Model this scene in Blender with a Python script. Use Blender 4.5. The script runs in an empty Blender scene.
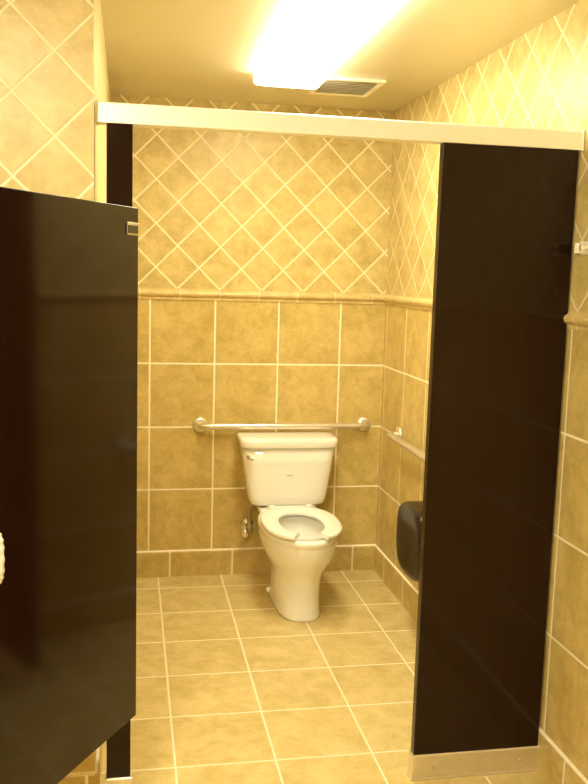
import bpy, math, random
from mathutils import Matrix, Vector
random.seed(3)
sc = bpy.context.scene
sc.view_settings.view_transform = 'Standard'
sc.view_settings.look = 'None'

# ---------------------------------------------------------------- dimensions
XR, YB, ZC = 1.327, 4.50, 2.43     # right wall, back wall, ceiling
XL = -0.095                        # stall side wall face
YF = 2.45                          # face of the wall beside the stall
YP = 2.52                          # partition plane
T = 0.3285
BH = 0.139                         # base course height
WZ = BH + 4 * T                    # wainscot top

# ---------------------------------------------------------------- materials
def newmat(name):
    m = bpy.data.materials.new(name); m.use_nodes = True
    nt = m.node_tree
    return m, nt, nt.nodes['Principled BSDF']

def simple(name, col, rough=0.5, metal=0.0, coat=0.0, noise=0.0, nscale=8, bump=0.0, spec=0.5, detail=3):
    m, nt, b = newmat(name)
    b.inputs['Roughness'].default_value = rough
    b.inputs['Metallic'].default_value = metal
    b.inputs['Coat Weight'].default_value = coat
    b.inputs['Coat Roughness'].default_value = 0.08
    b.inputs['Specular IOR Level'].default_value = spec
    n = nt.nodes.new('ShaderNodeTexNoise'); n.inputs['Scale'].default_value = nscale
    n.inputs['Detail'].default_value = detail
    geo = nt.nodes.new('ShaderNodeNewGeometry')
    nt.links.new(geo.outputs['Position'], n.inputs['Vector'])
    mx = nt.nodes.new('ShaderNodeMix'); mx.data_type = 'RGBA'
    mx.inputs['A'].default_value = (*[c * (1 - noise) for c in col], 1)
    mx.inputs['B'].default_value = (*[min(1, c * (1 + noise)) for c in col], 1)
    nt.links.new(n.outputs['Fac'], mx.inputs['Factor'])
    nt.links.new(mx.outputs['Result'], b.inputs['Base Color'])
    if bump:
        bp = nt.nodes.new('ShaderNodeBump'); bp.inputs['Strength'].default_value = 1
        bp.inputs['Distance'].default_value = bump
        nt.links.new(n.outputs['Fac'], bp.inputs['Height'])
        nt.links.new(bp.outputs['Normal'], b.inputs['Normal'])
        nt.links.new(bp.outputs['Normal'], b.inputs['Coat Normal'])
    return m

def tile(name, ua, va, uo, vo, pu, pv, diag, c1, c2, grout, gw=0.009, rough=0.35, mott=9.0):
    m, nt, b = newmat(name)
    N, L = nt.nodes, nt.links
    def math_(op, a, bb=None, c=None):
        n = N.new('ShaderNodeMath'); n.operation = op
        for i, v in enumerate((a, bb, c)):
            if v is None: continue
            if isinstance(v, (int, float)): n.inputs[i].default_value = v
            else: L.new(v, n.inputs[i])
        return n.outputs[0]
    geo = N.new('ShaderNodeNewGeometry')
    sep = N.new('ShaderNodeSeparateXYZ'); L.new(geo.outputs['Position'], sep.inputs[0])
    U = math_('SUBTRACT', sep.outputs[ua], uo); V = math_('SUBTRACT', sep.outputs[va], vo)
    if diag:
        s = math.sqrt(.5)
        A = math_('MULTIPLY', math_('ADD', U, V), s)
        B = math_('MULTIPLY', math_('SUBTRACT', U, V), s)
        U, V = A, B
    U = math_('DIVIDE', U, pu); V = math_('DIVIDE', V, pv)
    def dist(x, p):
        f = math_('FRACT', x)
        d = math_('SUBTRACT', 0.5, math_('ABSOLUTE', math_('SUBTRACT', f, 0.5)))
        return math_('MULTIPLY', d, p)
    d = math_('MINIMUM', dist(U, pu), dist(V, pv))
    mr = N.new('ShaderNodeMapRange'); mr.interpolation_type = 'SMOOTHSTEP'
    L.new(d, mr.inputs['Value'])
    mr.inputs['From Min'].default_value = gw * .25; mr.inputs['From Max'].default_value = gw * .75
    mask = mr.outputs[0]
    cmb = N.new('ShaderNodeCombineXYZ')
    L.new(math_('FLOOR', U), cmb.inputs[0]); L.new(math_('FLOOR', V), cmb.inputs[1])
    wn = N.new('ShaderNodeTexWhiteNoise'); wn.noise_dimensions = '3D'; L.new(cmb.outputs[0], wn.inputs['Vector'])
    vadd = N.new('ShaderNodeVectorMath'); vadd.operation = 'MULTIPLY_ADD'
    L.new(wn.outputs['Color'], vadd.inputs[0]); vadd.inputs[1].default_value = (7, 7, 7)
    L.new(geo.outputs['Position'], vadd.inputs[2])
    n1 = N.new('ShaderNodeTexNoise'); n1.inputs['Scale'].default_value = mott
    n1.inputs['Detail'].default_value = 9; n1.inputs['Roughness'].default_value = .76
    n1.inputs['Distortion'].default_value = .3
    L.new(vadd.outputs[0], n1.inputs['Vector'])
    cr = N.new('ShaderNodeMapRange'); L.new(n1.outputs['Fac'], cr.inputs['Value'])
    cr.inputs['From Min'].default_value = .38; cr.inputs['From Max'].default_value = .60
    fac = math_('ADD', math_('MULTIPLY', cr.outputs[0], .88), math_('MULTIPLY', wn.outputs['Value'], .12))
    mx = N.new('ShaderNodeMix'); mx.data_type = 'RGBA'
    mx.inputs['A'].default_value = (*c1, 1); mx.inputs['B'].default_value = (*c2, 1)
    L.new(fac, mx.inputs['Factor'])
    mg = N.new('ShaderNodeMix'); mg.data_type = 'RGBA'
    mg.inputs['A'].default_value = (*grout, 1); L.new(mx.outputs['Result'], mg.inputs['B'])
    L.new(mask, mg.inputs['Factor']); L.new(mg.outputs['Result'], b.inputs['Base Color'])
    rr = N.new('ShaderNodeMapRange'); L.new(mask, rr.inputs['Value'])
    rr.inputs['To Min'].default_value = .85; rr.inputs['To Max'].default_value = rough
    L.new(rr.outputs[0], b.inputs['Roughness'])
    b.inputs['Specular IOR Level'].default_value = .35
    bp = N.new('ShaderNodeBump'); bp.inputs['Strength'].default_value = .8; bp.inputs['Distance'].default_value = .0012
    h = math_('ADD', mask, math_('MULTIPLY', n1.outputs['Fac'], .25))
    L.new(h, bp.inputs['Height']); L.new(bp.outputs['Normal'], b.inputs['Normal'])
    return m

WC1, WC2 = (.48, .355, .105), (.68, .525, .205)
UC1, UC2 = (.48, .370, .130), (.69, .555, .240)
FC1, FC2 = (.54, .42, .160), (.72, .585, .28)
GR = (.95, .89, .70)
GU = (.88, .80, .56)
DP = 0.152
def wallmats(key, uoX, uoY, dX=0.02, dY=0.1):
    return [tile('tile_low_x_' + key, 0, 2, uoX, BH, T, T, False, WC1, WC2, GR, gw=.008),
            tile('tile_low_y_' + key, 1, 2, uoY, BH, T, T, False, WC1, WC2, GR, gw=.008),
            tile('tile_dia_x_' + key, 0, 2, dX, WZ + .05, DP, DP, True, UC1, UC2, GU, gw=.0075),
            tile('tile_dia_y_' + key, 1, 2, dY, WZ + .05, DP, DP, True, UC1, UC2, GU, gw=.0075)]
M_wall = wallmats('a', 0.10, 4.13)
M_floor = tile('tile_floor', 0, 1, .15, 4.32, T, T, False, FC1, FC2, (.87, .79, .58), gw=.007, rough=.26, mott=8)
M_base_x = tile('tile_base_x', 0, 2, .21, BH - T, T, T, False, WC1, WC2, GR)
M_base_y = tile('tile_base_y', 1, 2, 4.3, BH - T, T, T, False, WC1, WC2, GR)
M_trim_x = tile('tile_trim_x', 0, 2, .05, 1.0, .2, 3., False, (.55, .42, .16), (.73, .58, .27), GU, gw=.004)
M_trim_y = tile('tile_trim_y', 1, 2, .05, 1.0, .2, 3., False, (.55, .42, .16), (.73, .58, .27), GU, gw=.004)
M_ceil = simple('ceiling_gloss_paint', (.70, .645, .46), rough=.36, noise=.03, nscale=1.3, bump=.016, coat=.8, spec=.8, detail=1)
M_panel = simple('dark_brown_laminate', (.013, .0038, .0018), rough=.10, noise=.15, nscale=3, bump=.0006, spec=.28, detail=1)
M_alu = simple('satin_aluminium', (.96, .95, .89), rough=.34, metal=.2, noise=.03, nscale=3)
M_steel = simple('brushed_stainless', (.78, .74, .64), rough=.3, metal=.8, noise=.08, nscale=30)
M_latch = simple('worn_steel', (.50, .46, .36), rough=.4, metal=.8)
M_chrome = simple('polished_chrome', (.80, .78, .72), rough=.15, metal=.9)
M_china = simple('vitreous_china', (.92, .91, .85), rough=.12, coat=.6, noise=.01)
M_seat = simple('white_plastic_seat', (.93, .92, .87), rough=.22, coat=.3)
M_blk = simple('black_plastic', (.014, .008, .006), rough=.25, noise=.1)
M_white = simple('white_enamel', (.86, .83, .72), rough=.4)
M_dark = simple('vent_dark', (.52, .46, .33), rough=.8)
M_mark = simple('faint_grey_print', (.74, .71, .62), rough=.5)
M_hose = simple('braided_steel', (.5, .46, .38), rough=.4, metal=.9, noise=.4, nscale=300)
def water():
    m, nt, b = newmat('bowl_water')
    b.inputs['Base Color'].default_value = (.46, .54, .53, 1); b.inputs['Roughness'].default_value = .03
    return m
M_water = water()
def emis(name, col, s):
    m, nt, b = newmat(name)
    b.inputs['Base Color'].default_value = (.9, .9, .85, 1)
    b.inputs['Emission Color'].default_value = (*col, 1)
    b.inputs['Emission Strength'].default_value = s
    return m
LCOL = (1, .90, .635)
M_lens = emis('fluorescent_lens', LCOL, 31.5)
M_cap = emis('fluorescent_lens_end', LCOL, 20.0)
M_lens2 = emis('fluorescent_lens_room', LCOL, 54.0)

# ---------------------------------------------------------------- helpers
def link(o): sc.collection.objects.link(o); return o
def mesh_obj(name, verts, faces, mats, parent=None, midx=None, smooth=False, bevel=0, seg=2):
    me = bpy.data.meshes.new(name); me.from_pydata([tuple(v) for v in verts], [], faces); me.update()
    if not isinstance(mats, (list, tuple)): mats = [mats]
    for m in mats: me.materials.append(m)
    if midx:
        for p, i in zip(me.polygons, midx): p.material_index = i
    if smooth:
        for p in me.polygons: p.use_smooth = True
    import bmesh
    bm = bmesh.new(); bm.from_mesh(me); bmesh.ops.recalc_face_normals(bm, faces=bm.faces); bm.to_mesh(me); bm.free()
    o = link(bpy.data.objects.new(name, me))
    if parent: o.parent = parent
    if bevel:
        bv = o.modifiers.new('b', 'BEVEL'); bv.width = bevel; bv.segments = seg; bv.limit_method = 'ANGLE'
        bv.angle_limit = math.radians(40)
        for p in me.polygons: p.use_smooth = True
        me.set_sharp_from_angle(angle=math.radians(50)) if hasattr(me, 'set_sharp_from_angle') else None
        wn = o.modifiers.new('w', 'WEIGHTED_NORMAL')
    return o
BF = [(0, 3, 2, 1), (4, 5, 6, 7), (0, 1, 5, 4), (1, 2, 6, 5), (2, 3, 7, 6), (3, 0, 4, 7)]
def box(name, x0, x1, y0, y1, z0, z1, mat, parent=None, bevel=0.0, seg=2):
    v = [(x0, y0, z0), (x1, y0, z0), (x1, y1, z0), (x0, y1, z0), (x0, y0, z1), (x1, y0, z1), (x1, y1, z1), (x0, y1, z1)]
    return mesh_obj(name, v, BF, mat, parent, bevel=bevel, seg=seg)
def empty(name, loc, label, cat):
    e = link(bpy.data.objects.new(name, None)); e.location = loc; e.empty_display_size = .1
    e['label'] = label; e['category'] = cat; return e
def struct(o, label, cat):
    o['kind'] = 'structure'; o['label'] = label; o['category'] = cat; return o
def loft(name, rings, mat, parent=None, cap0=True, cap1=True, subsurf=0):
    n = len(rings[0]); V = [p for r in rings for p in r]; F = []
    for i in range(len(rings) - 1):
        for j in range(n):
            k = (j + 1) % n
            F.append((i * n + j, i * n + k, (i + 1) * n + k, (i + 1) * n + j))
    if cap0: F.append(tuple(range(n))[::-1])
    if cap1: F.append(tuple(range((len(rings) - 1) * n, len(rings) * n)))
    o = mesh_obj(name, V, F, mat, parent, smooth=True)
    if subsurf:
        s = o.modifiers.new('s', 'SUBSURF'); s.levels = subsurf; s.render_levels = subsurf
    return o
def tube(name, pts, r, mat, parent=None, n=16, caps=True):
    pts = [Vector(p) for p in pts]; rings = []
    rr = r if isinstance(r, (list, tuple)) else [r] * len(pts)
    d0 = (pts[1] - pts[0]).normalized()
    a = d0.orthogonal().normalized()
    for i, p in enumerate(pts):
        if i == 0: d = pts[1] - pts[0]
        elif i == len(pts) - 1: d = pts[-1] - pts[-2]
        else: d = (pts[i + 1] - pts[i]).normalized() + (pts[i] - pts[i - 1]).normalized()
        d.normalize()
        a = (a - d * a.dot(d)).normalized(); b = d.cross(a)
        rings.append([p + a * rr[i] * math.cos(2 * math.pi * j / n) + b * rr[i] * math.sin(2 * math.pi * j / n) for j in range(n)])
    return loft(name, rings, mat, parent, caps, caps)
def smoothpath(ctrl, k=8):
    out = []; P = [Vector(c) for c in ctrl]; P = [P[0]] + P + [P[-1]]
    for i in range(1, len(P) - 2):
        for s in range(k):
            t = s / k; p0, p1, p2, p3 = P[i - 1:i + 3]
            out.append(.5 * ((2 * p1) + (-p0 + p2) * t + (2 * p0 - 5 * p1 + 4 * p2 - p3) * t * t + (-p0 + 3 * p1 - 3 * p2 + p3) * t ** 3))
    out.append(P[-2]); return out

# ---------------------------------------------------------------- room shell
def wall(name, x0, x1, y0, y1, label):
    zs = [0, WZ, ZC]; V = []; F = []; I = []
    for z in zs: V += [(x0, y0, z), (x1, y0, z), (x1, y1, z), (x0, y1, z)]
    for l in range(2):
        a = l * 4
        for j in range(4):
            k = (j + 1) % 4
            F.append((a + j, a + k, a + 4 + k, a + 4 + j)); I.append((0 if j % 2 == 0 else 1) + 2 * l)
    F.append((3, 2, 1, 0)); I.append(0); F.append((8, 9, 10, 11)); I.append(0)
    return struct(mesh_obj(name, V, F, M_wall, midx=I), label, 'wall')
wall('wall_back', XL - .15, XR + .12, YB, YB + .12, 'tan ceramic tiled wall behind the toilet, diamond tiles above')
wall('wall_right', XR, XR + .12, -1.6, YB, 'tan ceramic tiled side wall with the side grab rail')
wall('wall_left', XL - .15, XL, YF + .15, YB, 'tan ceramic tiled side wall closing the stall')
wall('wall_front', -2.0, XL, YF, YF + .15, 'tan tiled wall face next to the stall opening')
wall('wall_outer_left', -2.12, -2.0, -1.6, YF + .15, 'tan tiled side wall of the washroom')
wall('wall_near', -2.12, XR + .12, -1.72, -1.6, 'tan tiled wall closing the washroom')
struct(box('floor', -2.12, XR + .12, -1.72, YB + .12, -.1, 0, M_floor), 'tan square ceramic tile floor with pale grout', 'floor')
struct(box('ceiling', -2.12, XR + .12, -1.72, YB + .12, ZC, ZC + .1, M_ceil), 'glossy cream painted plaster ceiling', 'ceiling')

def extr(name, prof, a, b, mat, label, cat):
    a = Vector((*a, 0)); b = Vector((*b, 0)); d = (b - a).normalized(); nrm = Vector((-d.y, d.x, 0))
    rings = [[p + nrm * o + Vector((0, 0, z)) for o, z in prof] for p in (a, b)]
    n = len(prof); V = rings[0] + rings[1]; F = [(j, (j + 1) % n, n + (j + 1) % n, n + j) for j in range(n)]
    F += [tuple(range(n))[::-1], tuple(range(n, 2 * n))]
    return struct(mesh_obj(name, V, F, mat), label, cat)
bp_ = [(0, 0), (.010, 0), (.010, BH - .011), (.007, BH - .003), (.002, BH), (0, BH)]
tp_ = [(0, WZ - .004), (.006, WZ - .004), (.006, WZ + .006), (.010, WZ + .010), (.020, WZ + .018), (.023, WZ + .027), (.020, WZ + .036), (.010, WZ + .042), (.006, WZ + .046), (.006, WZ + .052), (0, WZ + .052)]
runs = [('back', (XR, YB), (XL, YB), 'x'), ('right', (XR, -1.6), (XR, YB - .011), 'y'), ('left', (XL, YB - .011), (XL, YF + .002), 'y'),
        ('front', (XL, YF), (-2.0, YF), 'x')]
for k, (s, a, b, ax) in enumerate(runs):
    lb = {'back': 'behind the toilet', 'right': 'on the side wall with the rail', 'left': 'on the closing side wall', 'front': 'beside the stall opening'}[s]
    extr('baseboard_' + s, bp_, a, b, M_base_x if ax == 'x' else M_base_y, 'tan tile base course ' + lb, 'baseboard')
    a2, b2 = a, b
    if s in ('right',): b2 = (XR, YB - .024)
    if s in ('left',): a2 = (XL, YB - .024)
    extr('trim_%d' % (k + 1), tp_, a2, b2, M_trim_x if ax == 'x' else M_trim_y, 'raised tan ceramic chair rail ' + lb, 'trim')

# ---------------------------------------------------------------- partition
hr = empty('partition_headrail', (0, YP, 1.982), 'satin aluminium headrail spanning the stall opening above the pilasters', 'rail')
prof = [(-.026, 0), (.026, 0), (.026, .054), (.018, .054), (.004, .048), (-.004, .048), (-.020, .054), (-.026, .050)]
rings = [[(x, p, z) for p, z in prof] for x in (-.088, XR - .001)]
n = len(prof)
mesh_obj('rail_extrusion', rings[0] + rings[1], [(j, (j + 1) % n, n + (j + 1) % n, n + j) for j in range(n)] + [tuple(range(n))[::-1], tuple(range(n, 2 * n))], M_alu, hr)
box('end_bracket', -.092, -.086, -.029, .029, -.003, .057, M_alu, hr, .002)
box('end_bracket', XR - .006, XR, -.029, .029, -.003, .057, M_alu, hr, .002)
def pilaster(x0, x1, label, shoe_h=.085):
    e = empty('pilaster', ((x0 + x1) / 2, YP, 0), label, 'partition')
    h = (x1 - x0) / 2
    box('panel', -h, h, -.016, .016, .01, 1.985, M_panel, e, .002)
    w = h + .004
    rg = []
    for z, g in [(0, .004), (.006, .0035), (.008, 0), (shoe_h - .004, 0), (shoe_h, -.003)]:
        a, b = w + g, .021 + g
        rg.append([(-a, -b, z), (a, -b, z), (a, b, z), (-a, b, z)])
    V = [p for r in rg for p in r]; F = []
    for i in range(4):
        for j in range(4):
            F.append((i * 4 + j, i * 4 + (j + 1) % 4, i * 4 + 4 + (j + 1) % 4, i * 4 + 4 + j))
    F += [(3, 2, 1, 0), (16, 17, 18, 19)]
    mesh_obj('shoe', V, F, M_steel, e)
    for sx in (-1, 1):
        tube('screw', [(sx * h * .7, -.0205, shoe_h * .5), (sx * h * .7, -.0235, shoe_h * .5)], .004, M_chrome, e, 10)
    return e
pilaster(-.064, .006, 'narrow dark brown pilaster carrying the open stall door')
pr = pilaster(.893, XR - .009, 'wide glossy dark brown pilaster with stainless shoe beside tiled wall')

wb = empty('wall_bracket', (XR, 2.42, 1.692), 'small pale metal bracket on the tiled wall beside the pilaster', 'bracket')
box('plate', -.004, 0, -.05, .045, -.020, .020, M_alu, wb, .001)
box('flange', -.030, -.004, .030, .036, -.015, .015, M_alu, wb, .001)
tube('bumper', [(-.004, -.015, 0), (-.026, -.015, 0), (-.034, -.015, 0)], [.010, .009, .012], M_alu, wb)

# door
ang = math.atan2(-.857, -.515)
door = empty('stall_door', (.011, 2.482, -.010), 'glossy dark brown toilet stall door swung open on its pilaster', 'door')
door.rotation_euler = (0, 0, ang)
DL = .87
box('door_leaf', 0, DL, -.013, .013, .305, 1.768, M_panel, door, .002)
for z, mm in ((1.71, M_latch), (.38, M_blk)):
    tube('hinge', [(-.008, 0, z - .020), (-.008, 0, z - .019), (-.008, 0, z + .019), (-.008, 0, z + .020)], [.004, .006, .006, .004], M_blk, door, 12)
    for s in ((-1, 1) if z > 1 else (-1,)):
        box('hinge_plate', 0.0, .060, s * .0148 - .0017, s * .0148 + .0017, z - .017, z + .017, mm, door, .001)
        box('hinge_slot', 0.010, .060, s * .0172 - .0008, s * .0172 + .0008, z - .012, z + .009, M_blk, door)
pz = .975; px = .630
pts = smoothpath([(px, .013, pz - .06), (px, .036, pz - .055), (px, .046, pz - .03), (px, .046, pz + .03), (px, .036, pz + .055), (px, .013, pz + .06)], 10)
rad = [.008 + .0012 * (1 if (i % 4) < 2 else -.4) for i in range(len(pts))]
tube('door_pull', pts, rad, simple('white_ribbed_plastic', (.7, .7, .64), .4), door, 14)['label'] = 'white ribbed plastic pull'
box('slide_latch', DL - .07, DL - .005, .0131, .028, pz - .02, pz + .02, M_chrome, door, .003)

# ---------------------------------------------------------------- toilet
PW = YB - .012
toi = empty('toilet', (.797, PW, 0), 'white two-piece china toilet with open-front seat against the tiled wall', 'toilet')
toi.scale = (.985, 1, .984)
def ring(z, p0, p1, hw, nn=2.3, wf=.45, N=64, nb=None):
    pc = p0 + (p1 - p0) * wf; out = []
    for j in range(N):
        t = 2 * math.pi * j / N; c, s = math.cos(t), math.sin(t)
        e = nn if s >= 0 else (nb or nn)
        x = hw * math.copysign(abs(c) ** (2 / e), c)
        b = (p1 - pc) if s >= 0 else (pc - p0)
        p = pc + b * math.copysign(abs(s) ** (2 / e), s)
        out.append((x, -p, z))
    return out
body = [ring(0, .14, .682, .112, 2.8), ring(.012, .14, .682, .112, 2.8), ring(.020, .143, .679, .111, 2.8), ring(.032, .147, .677, .109, 2.8),
        ring(.07, .155, .674, .108, 2.7), ring(.13, .165, .674, .109, 2.5), ring(.175, .17, .678, .113, 2.4),
        ring(.21, .17, .690, .123, 2.3), ring(.24, .165, .708, .138, 2.3), ring(.27, .16, .730, .156, 2.25), ring(.30, .15, .751, .170, 2.25),
        ring(.335, .14, .769, .180, 2.2), ring(.372, .135, .779, .184, 2.2), ring(.385, .135, .778, .183, 2.2), ring(.390, .13, .784, .186, 2.2), ring(.408, .13, .786, .187, 2.2), ring(.415, .134, .781, .183, 2.2), ring(.418, .14, .772, .175, 2.2),
        ring(.416, .335, .735, .132, 2.1, .5), ring(.408, .34, .730, .126, 2.1, .5), ring(.385, .335, .735, .128, 2.1, .5), ring(.34, .35, .71, .112, 2.1, .48),
        ring(.28, .37, .66, .085, 2.1, .45), ring(.23, .39, .60, .055, 2., .45), ring(.215, .42, .56, .03, 2., .45)]
loft('bowl', body, M_china, toi)
loft('tank_deck', [ring(.25, .06, .26, .085, 5), ring(.33, .035, .30, .115, 5), ring(.37, .025, .33, .145, 5), ring(.405, .02, .34, .155, 5), ring(.416, .024, .335, .151, 5), ring(.418, .03, .33, .145, 5)], M_china, toi)
loft('water', [ring(.292, .372, .665, .087, 2.1, .45), ring(.294, .372, .665, .087, 2.1, .45)], M_water, toi)
tank = [ring(.428, .045, .180, .174, 7, .4, nb=10), ring(.432, .032, .190, .187, 7, .4, nb=10), ring(.442, .022, .198, .196, 7, .4, nb=10), ring(.47, .016, .203, .205, 7, .4, nb=10), ring(.55, .013, .207, .218, 6.5, .4, nb=10),
        ring(.65, .011, .212, .232, 6.2, .4, nb=10), ring(.736, .010, .216, .242, 6, .4, nb=10)]
loft('tank', tank, M_china, toi)
loft('tank_lid', [ring(.737, .006, .224, .246, 6.5, .4, nb=12), ring(.739, .003, .229, .252, 6.5, .4, nb=12), ring(.743, .002, .231, .256, 6.5, .4, nb=12),
                  ring(.773, .002, .231, .256, 6.5, .4, nb=12), ring(.781, .004, .228, .253, 6.5, .4, nb=12), ring(.785, .010, .220, .244, 6.5, .4, nb=12), ring(.786, .03, .19, .211, 6, .4, nb=12)], M_china, toi)
loft('printed_mark', [[(.022 * math.cos(2 * math.pi * j / 24), -.2085 - .0006 * k, .595 + .005 * math.sin(2 * math.pi * j / 24)) for j in range(24)] for k in range(4)], M_mark, toi)
tube('flush_lever', smoothpath([(-.214, -.192, .690), (-.214, -.208, .690), (-.213, -.216, .689), (-.204, -.222, .685), (-.192, -.224, .681)], 6), [.010] * 4 + [.008] * 4 + [.006] * 12 + [.0055] * 4 + [.0055], M_latch, toi)
def horseshoe(name, z0, z1, mat, parent):
    N = 56; outer = []; inner = []
    gap = math.radians(20)
    for i in range(N + 1):
        t = math.pi / 2 + gap + (2 * math.pi - 2 * gap) * i / N
        c, s = math.cos(t), math.sin(t)
        def P(p0, p1, hw, nn, wf):
            pc = p0 + (p1 - p0) * wf; b = (p1 - pc) if s >= 0 else (pc - p0)
            return (hw * math.copysign(abs(c) ** (2 / nn), c), pc + b * math.copysign(abs(s) ** (2 / nn), s))
        outer.append(P(.268, .794, .189, 2.4, .46))
        inner.append(P(.365, .715, .106, 2.2, .5))
    secs = []
    for (xo, po), (xi, pi_) in zip(outer, inner):
        def L(t): return (xo + (xi - xo) * t, -(po + (pi_ - po) * t))
        prof = [(0.03, z0), (0, z0 + .005), (0, z1 - .007), (.05, z1 - .002), (.15, z1), (.6, z1 - .002), (.85, z1 - .005), (1, z1 - .010), (1, z0 + .001), (.95, z0)]
        secs.append([(*L(t), z) for t, z in prof])
    n = len(secs[0]); V = [p for s_ in secs for p in s_]; F = []
    for i in range(len(secs) - 1):
        for j in range(n):
            k = (j + 1) % n; F.append((i * n + j, i * n + k, (i + 1) * n + k, (i + 1) * n + j))
    F += [tuple(range(n))[::-1], tuple(range((len(secs) - 1) * n, len(secs) * n))]
    o = mesh_obj(name, V, F, mat, parent, smooth=True)
    o.modifiers.new('e', 'EDGE_SPLIT').split_angle = math.radians(55)
    return o
seat = horseshoe('seat', .427, .449, M_seat, toi)
for sx in (-1, 1):
    tube('seat_hinge', [(sx * .095, -.258, .418), (sx * .095, -.258, .446), (sx * .095, -.258, .452)], [.019, .018, .012], M_seat, toi)
    tube('bolt_cap', [(sx * .112, -.30, .012), (sx * .112, -.30, .030), (sx * .112, -.30, .036)], [.015, .013, .006], M_china, toi)
tube('seat_hinge_bar', [(-.12, -.268, .440), (.12, -.268, .440)], .010, M_seat, toi)

# supply valve
sv = empty('supply_valve', (.620, YB, .265), 'chrome angle stop valve with braided hose feeding the tank', 'valve')
tube('escutcheon', [(0, 0, 0), (0, -.004, 0), (0, -.012, 0)], [.038, .036, .016], M_chrome, sv, 24)
tube('stub_pipe', [(0, -.004, 0), (0, -.060, 0)], .011, M_latch, sv)
tube('valve_body', [(0, -.05, -.022), (0, -.05, -.014), (0, -.05, .014), (0, -.05, .028), (0, -.05, .034)], [.012, .017, .017, .014, .012], M_latch, sv)
tube('valve_handle', [(-.010, -.060, -.006), (-.022, -.080, -.012), (-.026, -.086, -.014), (-.034, -.098, -.018), (-.037, -.102, -.019)], [.008, .009, .022, .023, .017], M_chrome, sv)
tube('hose', smoothpath([(0, -.05, .030), (-.002, -.052, .06), (-.004, -.065, .10), (.006, -.085, .130), (.020, -.10, .150), (.028, -.105, .178)], 8), .008, M_hose, sv)

# ---------------------------------------------------------------- grab rails
def rail(name, origin, dirv, outv, length, label):
    e = empty(name, origin, label, 'grab bar')
    d = Vector(dirv); o = Vector(outv); R = .016; off = .055
    cr = []
    for t in [0, .25, .5, .75, 1]:
        a = t * math.pi / 2
        cr.append(o * (off - .035) + d * .035 + (-d * math.cos(a) + o * math.sin(a)) * .035)
    path = [Vector((0, 0, 0)) + o * .003] + cr
    path2 = [d * length - (p.dot(d)) * d + o * p.dot(o) for p in reversed(path)]
    tube('bar', path + path2, R, M_steel, e, 20)
    for s in (0, length):
        c = d * s
        tube('flange', [c, c + o * .004, c + o * .010, c + o * .013], [.040, .040, .036, .02], M_steel, e, 28)
    return e
rail('grab_bar', (.358, YB, .807), (1, 0, 0), (0, -1, 0), .875, 'stainless steel grab bar on the tiled wall above the tank')
rail('grab_bar', (XR, 4.17, .812), (0, -1, 0), (-1, 0, 0), 1.06, 'stainless steel grab bar along the tiled side wall')

# ---------------------------------------------------------------- tissue dispenser
td = empty('tissue_dispenser', (XR, 3.53, .460), 'black jumbo roll tissue dispenser on the tiled side wall', 'dispenser')
def dring(x, r):
    out = []
    for j in range(48):
        t = 2 * math.pi * j / 48; c, s = math.cos(t), math.sin(t)
        ex = 3.6 if s > 0 else 2.8
        out.append((x, r * 1.08 * math.copysign(abs(c) ** (2 / ex), c), r * 1.0 * math.copysign(abs(s) ** (2 / ex), s)))
    return out
loft('backplate', [dring(0, .150), dring(-.03, .150)], M_blk, td)
loft('cover', [dring(-.028, .158), dring(-.032, .160), dring(-.118, .160), dring(-.136, .155), dring(-.146, .145), dring(-.150, .12), dring(-.151, .05)], M_blk, td)
tube('lock', [(-.07, 0, .158), (-.07, 0, .164)], .009, M_chrome, td)

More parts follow.
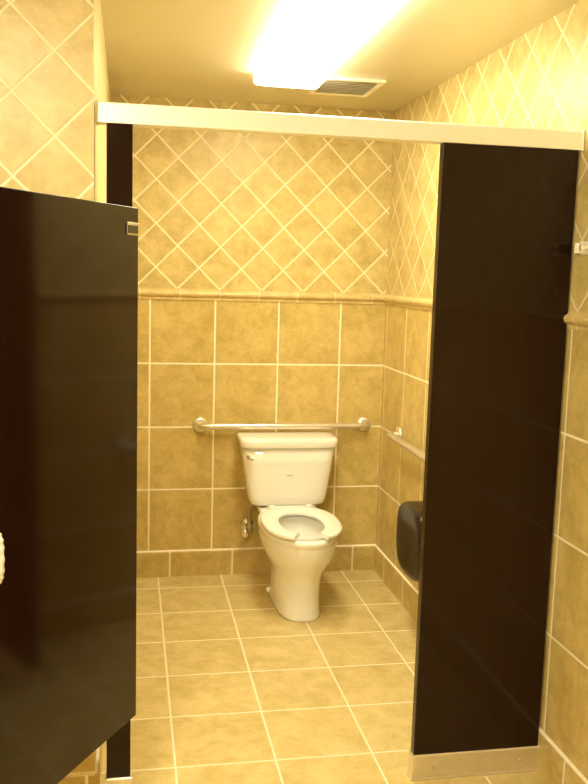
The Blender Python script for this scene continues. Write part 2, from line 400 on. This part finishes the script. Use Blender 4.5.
# ---------------------------------------------------------------- ceiling things
def fixture(x0, x1, y0, y1, lens, cap, dep, label):
    e = empty('ceiling_light', ((x0 + x1) / 2, (y0 + y1) / 2, ZC), label, 'light fixture')
    w, l = (x1 - x0) / 2, (y1 - y0) / 2
    box('housing', -w * .96, w * .96, -l, l, -.012, 0, M_white, e, .003)
    prof = []
    for j in range(17):
        a = math.pi * j / 16
        prof.append((-w * math.copysign(abs(math.cos(a)) ** .22, math.cos(a)) if abs(math.cos(a)) > 1e-6 else 0, -.0125 - dep * abs(math.sin(a)) ** .35))
    rr = [[(x, y, z) for x, z in prof] for y in (-l + .012, l - .012)]
    n = len(prof)
    mesh_obj('lens', rr[0] + rr[1], [(j, (j + 1) % n, n + (j + 1) % n, n + j) for j in range(n)] + [tuple(range(n))[::-1], tuple(range(n, 2 * n))], lens, e)
    for s in (-1, 1):
        rr = [[(x * 1.01, s * (l - d), z * 1.02 + .0004) for x, z in prof] for d in (0, .011)]
        mesh_obj('end_cap', rr[0] + rr[1], [(j, (j + 1) % n, n + (j + 1) % n, n + j) for j in range(n)] + [tuple(range(n))[::-1], tuple(range(n, 2 * n))], cap, e)
    return e
fixture(.51, .79, 2.60, 3.82, M_lens, M_cap, .040, 'lit fluorescent wraparound fixture on the ceiling above the stall')
fixture(-.65, -.35, 0.1, 1.34, M_lens2, M_lens2, .11, 'lit fluorescent wraparound fixture above the washroom floor')
vent = empty('ceiling_vent', (.940, 3.95, ZC), 'cream louvred exhaust fan grille on the ceiling beside the light', 'vent')
a, b = .138, .165
for (x0, x1, y0, y1) in [(-a, a, -b, -b + .022), (-a, a, b - .022, b), (-a, -a + .022, -b + .022, b - .022), (a - .022, a, -b + .022, b - .022)]:
    box('frame', x0, x1, y0, y1, -.014, 0, M_white, vent, .003)
box('duct_opening', -a + .022, a - .022, -b + .022, b - .022, -.003, 0, M_dark, vent)
for i in range(9):
    y = -b + .028 + i * .0325
    v = [(-a + .022, y, -.012), (a - .022, y, -.012), (a - .022, y + .02, -.004), (-a + .022, y + .02, -.004),
         (-a + .022, y + .002, -.013), (a - .022, y + .002, -.013), (a - .022, y + .022, -.005), (-a + .022, y + .022, -.005)]
    mesh_obj('louvre', v, BF, M_white, vent)

# ---------------------------------------------------------------- world, camera
w = bpy.data.worlds.new('w'); sc.world = w; w.use_nodes = True
w.node_tree.nodes['Background'].inputs[0].default_value = (.05, .045, .03, 1)
cam = bpy.data.cameras.new('camera'); co = link(bpy.data.objects.new('camera', cam))
cam.sensor_fit = 'VERTICAL'; cam.sensor_height = 36; cam.lens = 880 / 784 * 36; cam.clip_start = .02
F_ = Vector((.1836, .9741, -.1321)).normalized()
R_ = Vector((.9830, -.1815, .0281)); R_ = (R_ - F_ * R_.dot(F_)).normalized()
U_ = R_.cross(F_)
co.matrix_world = Matrix(((R_.x, U_.x, -F_.x, 0), (R_.y, U_.y, -F_.y, 0), (R_.z, U_.z, -F_.z, 1.59), (0, 0, 0, 1)))
sc.camera = co
